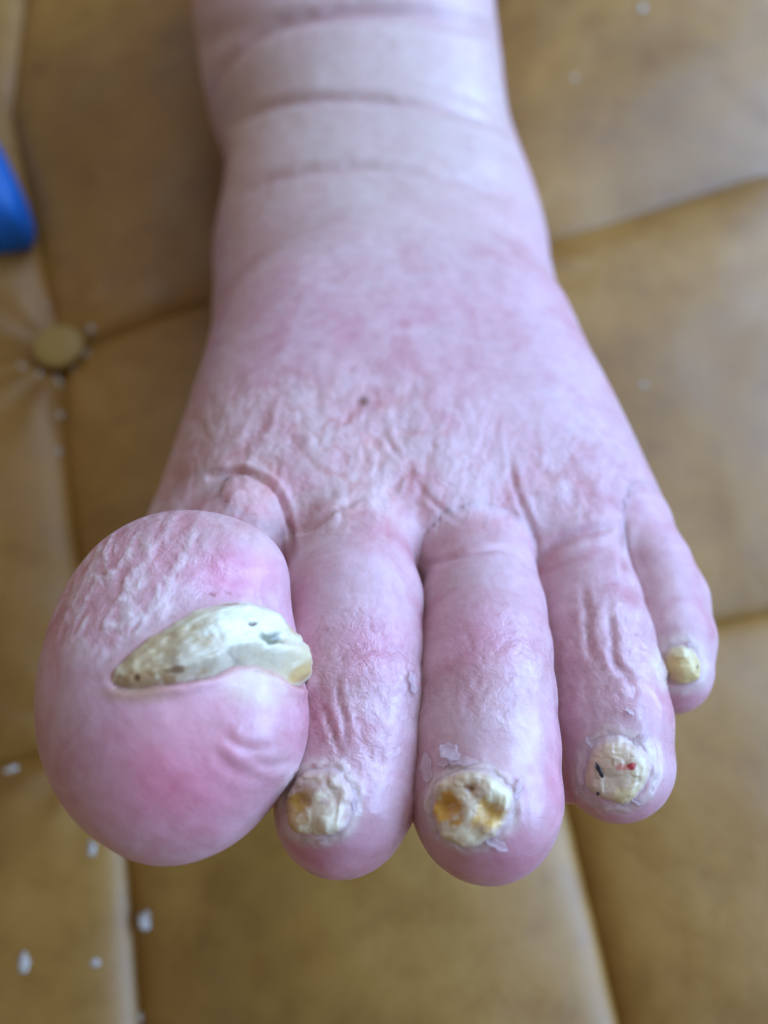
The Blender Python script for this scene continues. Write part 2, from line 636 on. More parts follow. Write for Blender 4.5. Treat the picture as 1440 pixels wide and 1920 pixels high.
def grad(p, e=0.01, raw=False, shell=0):
    k4 = np.array([[1, -1, -1], [-1, -1, 1], [-1, 1, -1], [1, 1, 1]], float)
    g = sum(k * sdf_chunk(p + k * e, shell)[:, None] for k in k4)
    if raw:
        return g / (4 * e)
    return g / (np.linalg.norm(g, axis=1)[:, None] + 1e-12)

def surface_nets(shell, lo, hi, h=0.10):
    lo, hi = np.array(lo), np.array(hi)
    K = 4
    nc = np.ceil((hi - lo) / (h * K)).astype(int)
    n = nc * K + 1
    g = [lo[k] + h * K * (np.arange(nc[k]) + 0.5) for k in range(3)]
    cc = np.stack(np.meshgrid(*g, indexing='ij'), -1).reshape(-1, 3)
    dc = sdf_chunk(cc, shell).reshape(nc)
    act = np.abs(dc) < h * K * 1.6
    # close the leg end with the box: fine grid, filled by coarse sign
    Fv = np.repeat(np.repeat(np.repeat(np.sign(dc).astype(np.float32), K, 0), K, 1), K, 2)
    Fv = np.pad(Fv, ((0, 1),) * 3, mode='edge')
    m = np.repeat(np.repeat(np.repeat(act, K, 0), K, 1), K, 2)
    mm = np.zeros(n, bool)
    for dx in (0, 1):
        for dy in (0, 1):
            for dz in (0, 1):
                mm[dx:dx + m.shape[0], dy:dy + m.shape[1], dz:dz + m.shape[2]] |= m
    ii = np.argwhere(mm)
    Fv[mm] = sdf_chunk(lo + ii * h, shell)
    ins = Fv < 0
    s = np.zeros(np.array(n) - 1, np.int8)
    for dx in (0, 1):
        for dy in (0, 1):
            for dz in (0, 1):
                s += ins[dx:n[0] - 1 + dx, dy:n[1] - 1 + dy, dz:n[2] - 1 + dz]
    cell = (s > 0) & (s < 8)
    cid = np.full(cell.shape, -1, np.int64)
    ci = np.argwhere(cell)
    cid[cell] = np.arange(len(ci))
    acc = np.zeros((len(ci), 3))
    cnt = np.zeros(len(ci))
    corners = [(a, b, c) for a in (0, 1) for b in (0, 1) for c in (0, 1)]
    for A in corners:
        for k in range(3):
            if A[k] == 0:
                B = list(A)
                B[k] = 1
                fa = Fv[ci[:, 0] + A[0], ci[:, 1] + A[1], ci[:, 2] + A[2]]
                fb = Fv[ci[:, 0] + B[0], ci[:, 1] + B[1], ci[:, 2] + B[2]]
                mk = (fa < 0) != (fb < 0)
                t = np.where(mk, fa / np.where(mk, fa - fb, 1), 0)
                pos = np.repeat(np.array(A, float)[None], len(ci), 0)
                pos[:, k] += t
                acc[mk] += pos[mk]
                cnt[mk] += 1
    V = lo + (ci + acc / cnt[:, None]) * h
    faces = []
    for k in range(3):
        a, b = (k + 1) % 3, (k + 2) % 3
        sl0 = [slice(None)] * 3
        sl1 = [slice(None)] * 3
        sl0[k] = slice(0, -1)
        sl1[k] = slice(1, None)
        i0, i1 = ins[tuple(sl0)], ins[tuple(sl1)]
        e = np.argwhere(i0 != i1)
        flip = i0[tuple(e.T)]
        ok = (e[:, a] > 0) & (e[:, b] > 0) & (e[:, a] < n[a] - 1) & (e[:, b] < n[b] - 1)
        e, flip = e[ok], flip[ok]
        q = []
        for (oa, ob) in ((-1, -1), (0, -1), (0, 0), (-1, 0)):
            c = e.copy()
            c[:, a] += oa
            c[:, b] += ob
            q.append(cid[tuple(c.T)])
        q = np.stack(q, 1)
        q[~flip] = q[~flip][:, ::-1]
        faces.append(q)
    faces = np.vstack(faces)
    faces = faces[(faces >= 0).all(1)]
    return V, faces

def project(V, steps=2, shell=0):
    for _ in range(steps):
        d = sdf_chunk(V, shell)
        g = grad(V, 0.02, True, shell)
        V = V - np.clip(d / np.maximum((g * g).sum(1), 0.3), -0.06, 0.06)[:, None] * g
    return V

def subdivide(V, Q):
    """split every quad in four (midpoints), numpy only"""
    E = np.concatenate([Q[:, [k, (k + 1) % 4]] for k in range(4)])
    Es = np.sort(E, 1)
    u, inv = np.unique(Es[:, 0] * len(V) + Es[:, 1], return_inverse=True)
    mids = 0.5 * (V[u // len(V)] + V[u % len(V)])
    cen = V[Q].mean(1)
    n0, ne, m = len(V), len(mids), len(Q)
    e = [n0 + inv[k * m:(k + 1) * m] for k in range(4)]
    c = n0 + ne + np.arange(m)
    out = [np.stack([Q[:, k], e[k], c, e[(k + 3) % 4]], 1) for k in range(4)]
    return np.vstack([V, mids, cen]), np.vstack(out)

def relax(V, Q, it=2, f=0.5):
    for _ in range(it):
        acc = np.zeros_like(V)
        cnt = np.zeros(len(V))
        for k in range(4):
            a, b = Q[:, k], Q[:, (k + 1) % 4]
            np.add.at(acc, a, V[b])
            np.add.at(cnt, a, 1)
        V = V + f * (acc / np.maximum(cnt, 1)[:, None] - V)
    return V

def pix(V):
    return np.stack([720 + F * V[:, 0] / V[:, 2], 960 - F * V[:, 1] / V[:, 2]], 1)

def trace(px, py):
    """first hit of the ray through a photograph position with the foot"""
    r = ray(px, py)
    ln = np.linalg.norm(r, axis=-1)
    t = np.full(r.shape[0], 10.0)
    for _ in range(46):
        d = sdf(r * t[:, None])
        t = t + np.clip(d, -0.3, 3) * 0.8 / ln
    P = r * t[:, None]
    return P, grad(P), np.abs(sdf(P)) < 0.02

BIG_NAIL = [(207, 1272), (222, 1243), (262, 1208), (310, 1180), (365, 1152), (420, 1136), (465, 1133), (508, 1150),
            (540, 1182), (566, 1222), (574, 1262), (571, 1288), (548, 1284), (520, 1262), (480, 1248), (440, 1250),
            (405, 1268), (350, 1280), (300, 1286), (252, 1294), (220, 1290)]
SMALL_NAILS = [
    [(536, 1520), (540, 1485), (560, 1455), (595, 1440), (635, 1445), (660, 1480), (662, 1520), (648, 1552), (610, 1566), (572, 1562), (545, 1550)],
    [(812, 1510), (822, 1470), (855, 1448), (905, 1446), (945, 1468), (962, 1500), (955, 1540), (920, 1572), (870, 1582), (832, 1562)],
    [(1092, 1450), (1104, 1400), (1140, 1376), (1185, 1386), (1215, 1412), (1224, 1446), (1208, 1484), (1172, 1508), (1128, 1502), (1098, 1482)],
    [(1240, 1240), (1250, 1212), (1280, 1205), (1304, 1222), (1316, 1250), (1310, 1276), (1280, 1288), (1252, 1280)],
]

def poly_sd(P, poly, pad=70):
    """signed distance to the outline (negative inside), capped at pad"""
    poly = np.asarray(poly, float)
    lo, hi = poly.min(0) - pad, poly.max(0) + pad
    m = ((P > lo) & (P < hi)).all(1)
    if not m.all():
        out = np.full(len(P), float(pad))
        if m.any():
            out[m] = poly_sd(P[m], poly, 1e9)
        return out
    d, _, _ = polyline_dist(P, np.vstack([poly, poly[:1]]))
    ins = np.zeros(len(P), bool)
    n = len(poly)
    for i in range(n):
        a, b = poly[i], poly[(i + 1) % n]
        c = (a[1] > P[:, 1]) != (b[1] > P[:, 1])
        xx = (b[0] - a[0]) * (P[:, 1] - a[1]) / (b[1] - a[1] + 1e-12) + a[0]
        ins ^= c & (P[:, 0] < xx)
    return np.where(ins, -d, d)

# creases: points in the photograph, depth cm, half width px, lip
CREASES = [
    ([(395, 195), (440, 120), (500, 62), (560, 40), (640, 30), (720, 26), (800, 30), (860, 42), (930, 62), (958, 78)], 0.13, 12, 0.04),
    ([(440, 240), (480, 214), (530, 196), (590, 188), (650, 186), (720, 190), (790, 200), (850, 212), (920, 232), (975, 262)], 0.085, 9, 0.025),
    ([(450, 372), (500, 345), (560, 326), (620, 318), (690, 316), (760, 322), (830, 334), (880, 350), (940, 378)], 0.06, 9, 0.02),
    ([(396, 896), (445, 884), (488, 896), (520, 926), (538, 968), (547, 1010), (546, 1042)], 0.13, 5.5, 0.05),
    ([(560, 1000), (590, 985), (640, 950), (690, 925)], 0.05, 6, 0.02),
    ([(722, 815), (735, 840), (748, 858)], 0.04, 5, 0.01),
    ([(770, 890), (800, 930), (835, 962), (870, 985)], 0.018, 5, 0.008),
    ([(955, 850), (962, 900), (980, 950), (1000, 1000), (1004, 1040)], 0.035, 6, 0.015),
    ([(800, 1060), (850, 1046), (930, 1028), (970, 1042), (1002, 1075)], 0.05, 6, 0.02),
    ([(1008, 1062), (1040, 1022), (1085, 1000), (1125, 990), (1158, 985)], 0.08, 8, 0.03),
    ([(1172, 985), (1164, 1015), (1172, 1060), (1192, 1110)], 0.10, 7, 0.02),
    ([(1090, 1100), (1100, 1150), (1104, 1210), (1112, 1240)], 0.035, 7, 0.015),
    ([(1140, 1120), (1146, 1190), (1152, 1240), (1178, 1275), (1190, 1300)], 0.04, 7, 0.018),
    ([(632, 1270), (636, 1310), (645, 1350), (650, 1400)], 0.04, 5, 0.02),
    ([(604, 1320), (618, 1360), (640, 1420)], 0.03, 5, 0.02),
    ([(770, 1290), (776, 1270), (760, 1250)], 0.03, 4, 0.02),
    ([(415, 1375), (450, 1400), (500, 1408)], 0.016, 9, 0.010),
    ([(395, 1400), (435, 1442), (490, 1456)], 0.015, 10, 0.010),
    ([(470, 1422), (505, 1436), (545, 1426)], 0.02, 8, 0.01),
]

def build_foot():
    parts = []
    for shell, lo, hi in ((1, [-6.6, -6.2, 9.8], [6.2, 25.5, 37.5]), (2, [-6.6, -6.2, 9.8], [6.2, 4.6, 20.0])):
        V, Q = surface_nets(shell, lo, hi)
        V = project(relax(V, Q, 2), 2, shell)
        if shell == 2:       # keep only the toes of the second set, down to where they sink into the first
            dif = sdf_chunk(V, 3) - sdf_chunk(V, 2)
            s1 = sdf_chunk(V, 1)
            ok = (dif > 0.004) & (s1 > -0.35)
            Q = Q[ok[Q].all(1)]
            used = np.unique(Q)
            lut = np.full(len(V), -1)
            lut[used] = np.arange(len(used))
            V, Q = V[used], lut[Q]
        V, Q = subdivide(V, Q)
        V = project(V, 1, shell)
        parts.append((V, Q, grad(V, 0.04, False, shell)))
    V = np.vstack([parts[0][0], parts[1][0]])
    Q = np.vstack([parts[0][1], parts[1][1] + len(parts[0][0])])
    Nn = np.vstack([parts[0][2], parts[1][2]])
    P = pix(V)
    front = smoothstep(0.02, 0.25, -(Nn * V / np.linalg.norm(V, axis=1)[:, None]).sum(1))
    scale = V[:, 2] / F
    disp = np.zeros(len(V))
    # --- folds and creases
    for pts, dep, w, lip in CREASES:
        c = spline(pts, 60)
        lo, hi = c.min(0) - 6 * w, c.max(0) + 6 * w
        m = np.where((P[:, 0] > lo[0]) & (P[:, 0] < hi[0]) & (P[:, 1] > lo[1]) & (P[:, 1] < hi[1]) & (front > 0))[0]
        if not len(m):
            continue
        wob = 1.6 * noise(np.c_[P[m] * 0.035, np.zeros(len(m))], 3)
        d, t, sd = polyline_dist(P[m] + wob[:, None], c)
        f = np.sin(np.pi * np.clip(t, 0.02, 0.98)) ** 0.5 * front[m]
        disp[m] += f * (-dep * np.exp(-(d / w) ** 2) + lip * np.exp(-((d - 2.2 * w) / (1.3 * w)) ** 2))
    # swollen rolls between the ankle folds
    for cy, hh, am in ((110, 62, 0.10), (258, 52, 0.07), (-40, 60, 0.14)):
        yc = P[:, 1] - 0.00045 * (P[:, 0] - 700) ** 2
        disp += front * am * np.exp(-((yc - cy) / hh) ** 4) * smoothstep(980, 900, P[:, 0])
    # --- crepe skin on the back of the foot
    def blob(cx, cy, rx, ry, soft=0.5):
        r = np.hypot((P[:, 0] - cx) / rx, (P[:, 1] - cy) / ry)
        return (1 - smoothstep(1 - soft, 1 + soft, r)) * front
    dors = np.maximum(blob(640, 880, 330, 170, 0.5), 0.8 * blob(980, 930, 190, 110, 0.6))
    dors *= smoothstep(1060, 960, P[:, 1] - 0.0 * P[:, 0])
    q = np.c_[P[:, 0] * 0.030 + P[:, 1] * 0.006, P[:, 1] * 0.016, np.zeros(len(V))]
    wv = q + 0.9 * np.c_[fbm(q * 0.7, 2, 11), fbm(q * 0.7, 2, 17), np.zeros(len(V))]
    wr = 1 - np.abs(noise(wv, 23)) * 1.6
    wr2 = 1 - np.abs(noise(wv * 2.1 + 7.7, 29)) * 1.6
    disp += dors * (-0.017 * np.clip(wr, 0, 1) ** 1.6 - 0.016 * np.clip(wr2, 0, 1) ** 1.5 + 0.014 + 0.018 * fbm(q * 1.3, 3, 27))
    # --- upper big toe: ridged dry skin running along the toe
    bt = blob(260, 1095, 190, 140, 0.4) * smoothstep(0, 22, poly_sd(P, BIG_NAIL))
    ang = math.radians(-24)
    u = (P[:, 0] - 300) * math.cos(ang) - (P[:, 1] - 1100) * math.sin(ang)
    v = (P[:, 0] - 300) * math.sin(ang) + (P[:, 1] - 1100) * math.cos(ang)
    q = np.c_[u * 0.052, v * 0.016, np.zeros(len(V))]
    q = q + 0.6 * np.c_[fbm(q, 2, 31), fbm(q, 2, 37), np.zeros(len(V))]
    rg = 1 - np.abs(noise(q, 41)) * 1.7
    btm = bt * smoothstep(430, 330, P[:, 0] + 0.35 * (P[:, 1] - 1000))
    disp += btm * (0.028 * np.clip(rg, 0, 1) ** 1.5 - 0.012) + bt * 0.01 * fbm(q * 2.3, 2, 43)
    # --- middle of the lesser toes: fine crumpled skin
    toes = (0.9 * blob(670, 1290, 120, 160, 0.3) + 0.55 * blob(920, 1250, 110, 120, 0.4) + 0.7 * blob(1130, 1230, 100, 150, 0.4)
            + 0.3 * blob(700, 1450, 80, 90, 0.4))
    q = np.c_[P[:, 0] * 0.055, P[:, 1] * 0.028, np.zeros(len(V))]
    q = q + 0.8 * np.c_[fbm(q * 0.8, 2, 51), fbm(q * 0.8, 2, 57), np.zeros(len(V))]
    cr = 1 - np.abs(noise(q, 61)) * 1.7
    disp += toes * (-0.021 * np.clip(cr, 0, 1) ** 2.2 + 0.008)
    # --- pulp wrinkles, gentle unevenness everywhere
    disp += 0.012 * fbm(V * 1.1, 3, 71)
    disp += front * 0.004 * fbm(V * 4.2, 2, 73)
    # --- nail beds: the skin dips under each nail and swells round it
    for k, poly in enumerate([BIG_NAIL] + SMALL_NAILS):
        sd = poly_sd(P, poly)
        c = np.mean(poly, 0)
        if k == 0:
            below = smoothstep(-5, 25, P[:, 1] - (1262 - 0.0 * P[:, 0]))
            disp += front * (-0.12 * smoothstep(0, -12, sd) + (0.012 + 0.055 * below * smoothstep(200, 360, P[:, 0])) * np.exp(-((sd - 10) / 10) ** 2))
            disp += front * -0.05 * np.exp(-((sd - 1) / 3.5) ** 2) * below
        else:
            disp += front * 0.02 * np.exp(-((sd - 6) / 10) ** 2)
            # flaky collar of dead skin
            th = np.arctan2(P[:, 1] - c[1], P[:, 0] - c[0])
            rr = np.c_[np.cos(th) * 1.6, np.sin(th) * 1.6, sd * 0.13]
            col_n = fbm(rr, 3, 140 + k)
            collar = np.exp(-((sd - 8) / 12) ** 2) * front * (1.0 if k < 4 else 0.4)
            disp += collar * (0.035 * np.clip(col_n, -0.3, 1) + 0.012 * np.sign(noise(rr * 1.7, 150 + k)))
    V2 = V + Nn * disp[:, None]

    # --- the skin's own colour, with shade painted into folds and dorsal wrinkles
    base = np.array([0.60, 0.375, 0.425])
    C = np.repeat(base[None], len(V), 0)
    def tint(mask, col, k):
        nonlocal C
        a = np.clip(mask * k, 0, 1)[:, None]
        C = C * (1 - a) + np.array(col) * a
    big = fbm(V * 0.55, 3, 81)
    tint(smoothstep(-0.1, 0.8, big), (0.62, 0.36, 0.42), 0.5)
    tint(blob(690, 200, 360, 260, 0.6), (0.62, 0.47, 0.45), 0.8)
    tint(blob(560, 870, 240, 130, 0.6), (0.64, 0.44, 0.42), 0.55)
    tint(dors * np.clip(wr, 0, 1) ** 2.5, (0.60, 0.27, 0.27), 0.55)  # salmon shade in the wrinkles, painted into the colour
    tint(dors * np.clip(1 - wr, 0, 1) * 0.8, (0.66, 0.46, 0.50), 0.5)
    tint(blob(440, 1075, 85, 45, 0.6), (0.66, 0.24, 0.36), 0.7)
    tint(blob(330, 1470, 130, 90, 0.9), (0.68, 0.22, 0.32), 0.75)
    tint(blob(360, 1340, 130, 70, 0.9), (0.70, 0.31, 0.38), 0.55)
    tint(blob(150, 1330, 90, 160, 0.8), (0.57, 0.33, 0.40), 0.5)
    tint(blob(500, 1285, 70, 38, 0.6), (0.62, 0.46, 0.36), 0.8)
    for (cx, cy, rx, ry) in [(640, 1610, 120, 60), (900, 1620, 130, 60), (1150, 1510, 110, 60), (1270, 1300, 60, 40),
                             (560, 1230, 40, 120), (1060, 1420, 30, 120), (700, 1210, 60, 60), (900, 1200, 80, 60)]:
        tint(blob(cx, cy, rx, ry, 0.8), (0.62, 0.27, 0.37), 0.62)
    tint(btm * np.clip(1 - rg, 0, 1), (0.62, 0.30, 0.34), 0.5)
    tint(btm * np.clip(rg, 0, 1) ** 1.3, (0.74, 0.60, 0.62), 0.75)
    tint(toes * np.clip(cr, 0, 1) ** 2.5, (0.48, 0.22, 0.25), 0.45)  # darker and redder in the furrows of the crumpled skin
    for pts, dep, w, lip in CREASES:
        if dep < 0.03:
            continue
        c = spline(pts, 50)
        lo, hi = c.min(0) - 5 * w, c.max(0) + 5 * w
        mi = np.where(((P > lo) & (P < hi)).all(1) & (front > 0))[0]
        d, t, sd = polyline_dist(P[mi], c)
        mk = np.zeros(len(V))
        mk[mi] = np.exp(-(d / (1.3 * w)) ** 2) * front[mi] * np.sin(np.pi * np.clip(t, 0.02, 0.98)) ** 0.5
        tint(mk, (0.50, 0.24, 0.28), min(0.30, dep * 3))  # shade of each carved fold painted in as a dark red tint
    tint(blob(683, 752, 9, 9, 0.6), (0.22, 0.10, 0.07), 0.8)
    tint(blob(758, 610, 12, 8, 0.6), (0.52, 0.24, 0.28), 0.6)
    tint(blob(710, 680, 9, 9, 0.6), (0.52, 0.26, 0.28), 0.5)
    for k, poly in enumerate([BIG_NAIL] + SMALL_NAILS):
        sd = poly_sd(P, poly)
        tint(np.exp(-((sd - (0 if k == 0 else 8)) / (8 if k == 0 else 12)) ** 2) * front, (0.52, 0.28, 0.24) if k == 0 else (0.66, 0.52, 0.50), 0.55 if k == 0 else 0.75)
    tint(blob(262, 1300, 62, 16, 0.7), (0.44, 0.28, 0.16), 0.6)
    spots = [(400, 1115, 6), (428, 1112, 5), (590, 1436, 6), (612, 1434, 5)]
    for sx, sy, sr in spots:
        tint(blob(sx, sy, sr, sr * 0.6, 0.5), (0.30, 0.08, 0.07), 0.7)
    C = np.clip(C * np.array([1.0, 1.04, 0.93]), 0, 1) ** np.array([1.12, 1.08, 1.08])
    blot = smoothstep(260, 620, P[:, 1])
    dry = np.clip(0.9 * dors + 0.7 * blob(1120, 850, 110, 90, 0.5) + 0.9 * bt + 1.0 * toes, 0.12, 1) * front + 0.05
    gloss = np.clip(blob(470, 1370, 120, 110, 0.5) + blob(700, 1380, 110, 220, 0.5) + 0.9 * blob(960, 1380, 130, 220, 0.5)
                    + blob(1180, 1300, 120, 200, 0.5) + blob(440, 1100, 110, 50, 0.5) + 0.5 * blob(900, 230, 80, 190, 0.6) + 0.4 * blob(1100, 830, 130, 130, 0.6), 0, 1)
    return V2, Q, C, dry, gloss, blot

origin = world(np.array([-0.35, 9.5, 31.0]))
origin[2] = 0.0
person = thing('person', tuple(origin), 'bare swollen foot and ankle with thick crumbling yellow toenails on tan couch', 'foot')
V, Q, C, dry, gloss, blot = build_foot()
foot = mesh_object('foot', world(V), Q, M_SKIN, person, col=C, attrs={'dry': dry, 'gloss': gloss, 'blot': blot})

# ------------------------------------------------------------------ toenails
def nail_patch(name, poly, height, color, label, rings=40, seg=150, edge_sink=-0.12, rough=0.06, grow=1.08):
    b = spline(poly, seg, closed=True)
    c = b.mean(0)
    b = c + (b - c) * (grow if rough > 0.05 else 1.0)
    b = b + (b - c) * (rough * fbm(np.c_[b * 0.028, np.zeros(seg)], 3, 77))[:, None]
    rr = np.linspace(0, 1, rings) ** 0.62
    pp = [c[None]]
    R = [np.zeros(1)]
    for r in rr[1:]:
        pp.append(c + (b - c) * r)
        R.append(np.full(seg, r))
    pp, R = np.vstack(pp), np.concatenate(R)
    P, Nn, ok = trace(pp[:, 0], pp[:, 1])
    Nn = Nn.copy()
    sd = poly_sd(pp, b)
    h = height(pp, -sd, R)
    if rough < 0.05:
        e = smoothstep(1.0, 0.955, R)
        h = edge_sink * (1 - e) + h * e
    else:
        e = smoothstep(1.0, 0.74, R)
        h = 0.005 * (1 - e) + (h + 0.03) * e
    Vv = P + Nn * h[:, None]
    faces = [(0, 1 + k, 1 + (k + 1) % seg) for k in range(seg)]
    for q in range(1, rings - 1):
        s0, s1 = 1 + (q - 1) * seg, 1 + q * seg
        faces += [(s0 + k, s1 + k, s1 + (k + 1) % seg, s0 + (k + 1) % seg) for k in range(seg)]
    faces = [f[::-1] for f in faces]
    C = color(pp, -sd, R)
    if rough > 0.05:      # small nails: yellowed, fading into dead skin at the rim
        C = C * np.array([0.96, 0.90, 0.72])
        k = (smoothstep(0.66, 0.98, R) * 0.75)[:, None]
        C = C * (1 - k) + np.array([0.58, 0.42, 0.43]) * k
    else:
        C = C * np.array([1.0, 0.95, 0.84])
    o = mesh_object(name, world(Vv), faces, M_NAIL, person, col=C)
    o['label'] = label
    return o

def n2(pp, s, seed):
    return fbm(np.c_[pp * s, np.zeros(len(pp))], 4, seed)

def paint(pp, base, blobs):
    C = np.repeat(np.array(base)[None], len(pp), 0)
    for (cx, cy, rx, ry, col, k) in blobs:
        jit = 0.35 * n2(pp, 0.08, int(cx + cy))
        r = np.hypot((pp[:, 0] - cx) / rx, (pp[:, 1] - cy) / ry) + jit
        a = (1 - smoothstep(0.55, 1.1, r))[:, None] * k
        C = C * (1 - a) + np.array(col) * a
    return C

def hb(pp, ind, R):
    x = (pp[:, 0] - 207) / 367
    t = 0.10 + 0.16 * smoothstep(0.1, 0.65, x)
    h = t * (0.45 + 0.55 * smoothstep(0, 26, ind))
    h = h + 0.035 * n2(pp, 0.020, 91) + 0.008 * n2(pp, 0.09, 92)
    ridge = np.abs(noise(np.c_[(pp[:, 1] + 0.35 * pp[:, 0]) * 0.06, pp[:, 0] * 0.008, 0 * pp[:, 0]], 93))
    h = h - 0.012 * (1 - smoothstep(0, 0.25, ridge))
    low, _, _ = polyline_dist(pp, [(571, 1290), (548, 1286), (520, 1264), (480, 1250), (440, 1252), (405, 1270), (350, 1282), (300, 1288), (252, 1296), (215, 1292)])
    h = h * smoothstep(-4, 30, low) - 0.07 * (1 - smoothstep(0, 16, low))
    h = h - 0.10 * np.exp(-(np.hypot((pp[:, 0] - 492) / 16, (pp[:, 1] - 1214) / 10)) ** 2)
    h = h - 0.05 * np.exp(-(np.hypot((pp[:, 0] - 455) / 7, (pp[:, 1] - 1189) / 4)) ** 2)
    return h
nail_patch('toenail', BIG_NAIL, hb, lambda pp, i, R: paint(pp, (0.62, 0.58, 0.44), [
    (285, 1230, 105, 60, (0.46, 0.36, 0.21), 0.95), (270, 1278, 60, 22, (0.36, 0.23, 0.11), 0.85),
    (455, 1185, 90, 50, (0.72, 0.74, 0.64), 0.9), (380, 1240, 80, 28, (0.58, 0.55, 0.45), 0.7),
    (545, 1260, 34, 36, (0.62, 0.55, 0.36), 0.8), (552, 1268, 12, 18, (0.55, 0.36, 0.10), 0.7),
    (525, 1195, 14, 18, (0.60, 0.44, 0.20), 0.6), (492, 1214, 20, 12, (0.16, 0.17, 0.11), 0.9),
    (455, 1189, 8, 4, (0.14, 0.08, 0.04), 0.9), (330, 1262, 24, 5, (0.20, 0.11, 0.05), 0.8),
    (260, 1272, 6, 5, (0.12, 0.06, 0.03), 0.9), (420, 1145, 30, 8, (0.36, 0.27, 0.16), 0.7)]),
    'thick creamy white big toenail with a grey spot', rough=0.028)

def hs(seed, top, cx, cy, rad, crater=0.0, ring=0.0, pits=()):
    def f(pp, ind, R):
        h = top * (0.2 + 0.8 * smoothstep(0, 30, ind)) + 0.040 * noise(np.c_[pp * 0.035, 0 * R], seed) + 0.008 * np.sign(noise(np.c_[pp * 0.07, 0 * R], seed + 5)) * smoothstep(0, 0.2, np.abs(noise(np.c_[pp * 0.07, 0 * R], seed + 5)))
        r = np.hypot(pp[:, 0] - cx, pp[:, 1] - cy)
        h = h - crater * np.exp(-(r / rad) ** 2)
        for (qx, qy, qr, qd) in pits:
            h = h - qd * np.exp(-(np.hypot(pp[:, 0] - qx, pp[:, 1] - qy) / qr) ** 2)
        h = h + 0.2 * ring * np.sin(r * 0.42 + 2.5 * n2(pp, 0.04, seed + 2))
        return h
    return f
nail_patch('toenail', SMALL_NAILS[0], hs(101, 0.15, 572, 1502, 16, 0.08, 0.01, [(612, 1528, 26, -0.08), (565, 1455, 22, 0.05)]), lambda pp, i, R: paint(pp, (0.56, 0.42, 0.42), [
    (570, 1520, 34, 42, (0.50, 0.34, 0.12), 0.85), (572, 1500, 16, 16, (0.52, 0.32, 0.05), 0.8), (612, 1525, 34, 40, (0.72, 0.68, 0.58), 0.95),
    (600, 1460, 45, 16, (0.50, 0.38, 0.33), 0.7), (640, 1490, 24, 34, (0.58, 0.48, 0.44), 0.7), (565, 1452, 26, 10, (0.36, 0.18, 0.15), 0.6)]),
    'white and yellow crumbling toenail of the second toe')
nail_patch('toenail', SMALL_NAILS[1], hs(111, 0.19, 848, 1510, 20, 0.12, 0.012, [(914, 1518, 20, 0.09), (888, 1482, 7, 0.06), (940, 1486, 16, -0.04), (872, 1556, 18, -0.04)]), lambda pp, i, R: paint(pp, (0.60, 0.50, 0.42), [
    (850, 1512, 30, 30, (0.60, 0.33, 0.04), 0.95), (915, 1518, 32, 24, (0.64, 0.42, 0.10), 0.85), (937, 1485, 24, 26, (0.74, 0.72, 0.58), 0.9),
    (888, 1510, 8, 26, (0.76, 0.70, 0.62), 0.9), (875, 1555, 44, 16, (0.70, 0.66, 0.54), 0.85), (870, 1475, 40, 14, (0.60, 0.48, 0.36), 0.8),
    (886, 1480, 8, 6, (0.26, 0.11, 0.05), 0.8)]),
    'cratered orange yellow toenail of the middle toe')
nail_patch('toenail', SMALL_NAILS[2], hs(121, 0.14, 1150, 1445, 20, 0.03, 0.016), lambda pp, i, R: paint(pp, (0.60, 0.50, 0.42), [
    (1150, 1410, 40, 26, (0.60, 0.48, 0.38), 0.8), (1190, 1455, 28, 36, (0.68, 0.62, 0.48), 0.85), (1165, 1480, 30, 18, (0.66, 0.58, 0.36), 0.8),
    (1165, 1437, 26, 7, (0.56, 0.20, 0.18), 0.8), (1182, 1434, 10, 9, (0.45, 0.04, 0.06), 0.95), (1115, 1440, 24, 30, (0.58, 0.36, 0.26), 0.6), (1132, 1444, 14, 16, (0.36, 0.22, 0.16), 0.6)]),
    'pale flaky toenail of the fourth toe with dark clot', grow=1.0)
nail_patch('toenail', SMALL_NAILS[3], hs(131, 0.15, 1290, 1250, 18, 0.0, 0.0), lambda pp, i, R: paint(pp, (0.60, 0.50, 0.26), [
    (1275, 1220, 24, 12, (0.68, 0.62, 0.44), 0.8), (1255, 1255, 16, 30, (0.56, 0.40, 0.18), 0.7), (1290, 1265, 20, 16, (0.66, 0.56, 0.30), 0.8),
    (1299, 1252, 3, 4, (0.10, 0.07, 0.04), 0.9)]),
    'small yellow toenail of the little toe', grow=0.95)

# ------------------------------------------------------------------ scales of skin, clot and blood on the foot
def frame_at(px, py):
    P, Nn, ok = trace(np.array([px], float), np.array([py], float))
    n = Nn[0]
    x = np.array([1.0, 0, 0]) - n * n[0]
    x /= np.linalg.norm(x)
    return P[0], x, np.cross(n, x), n

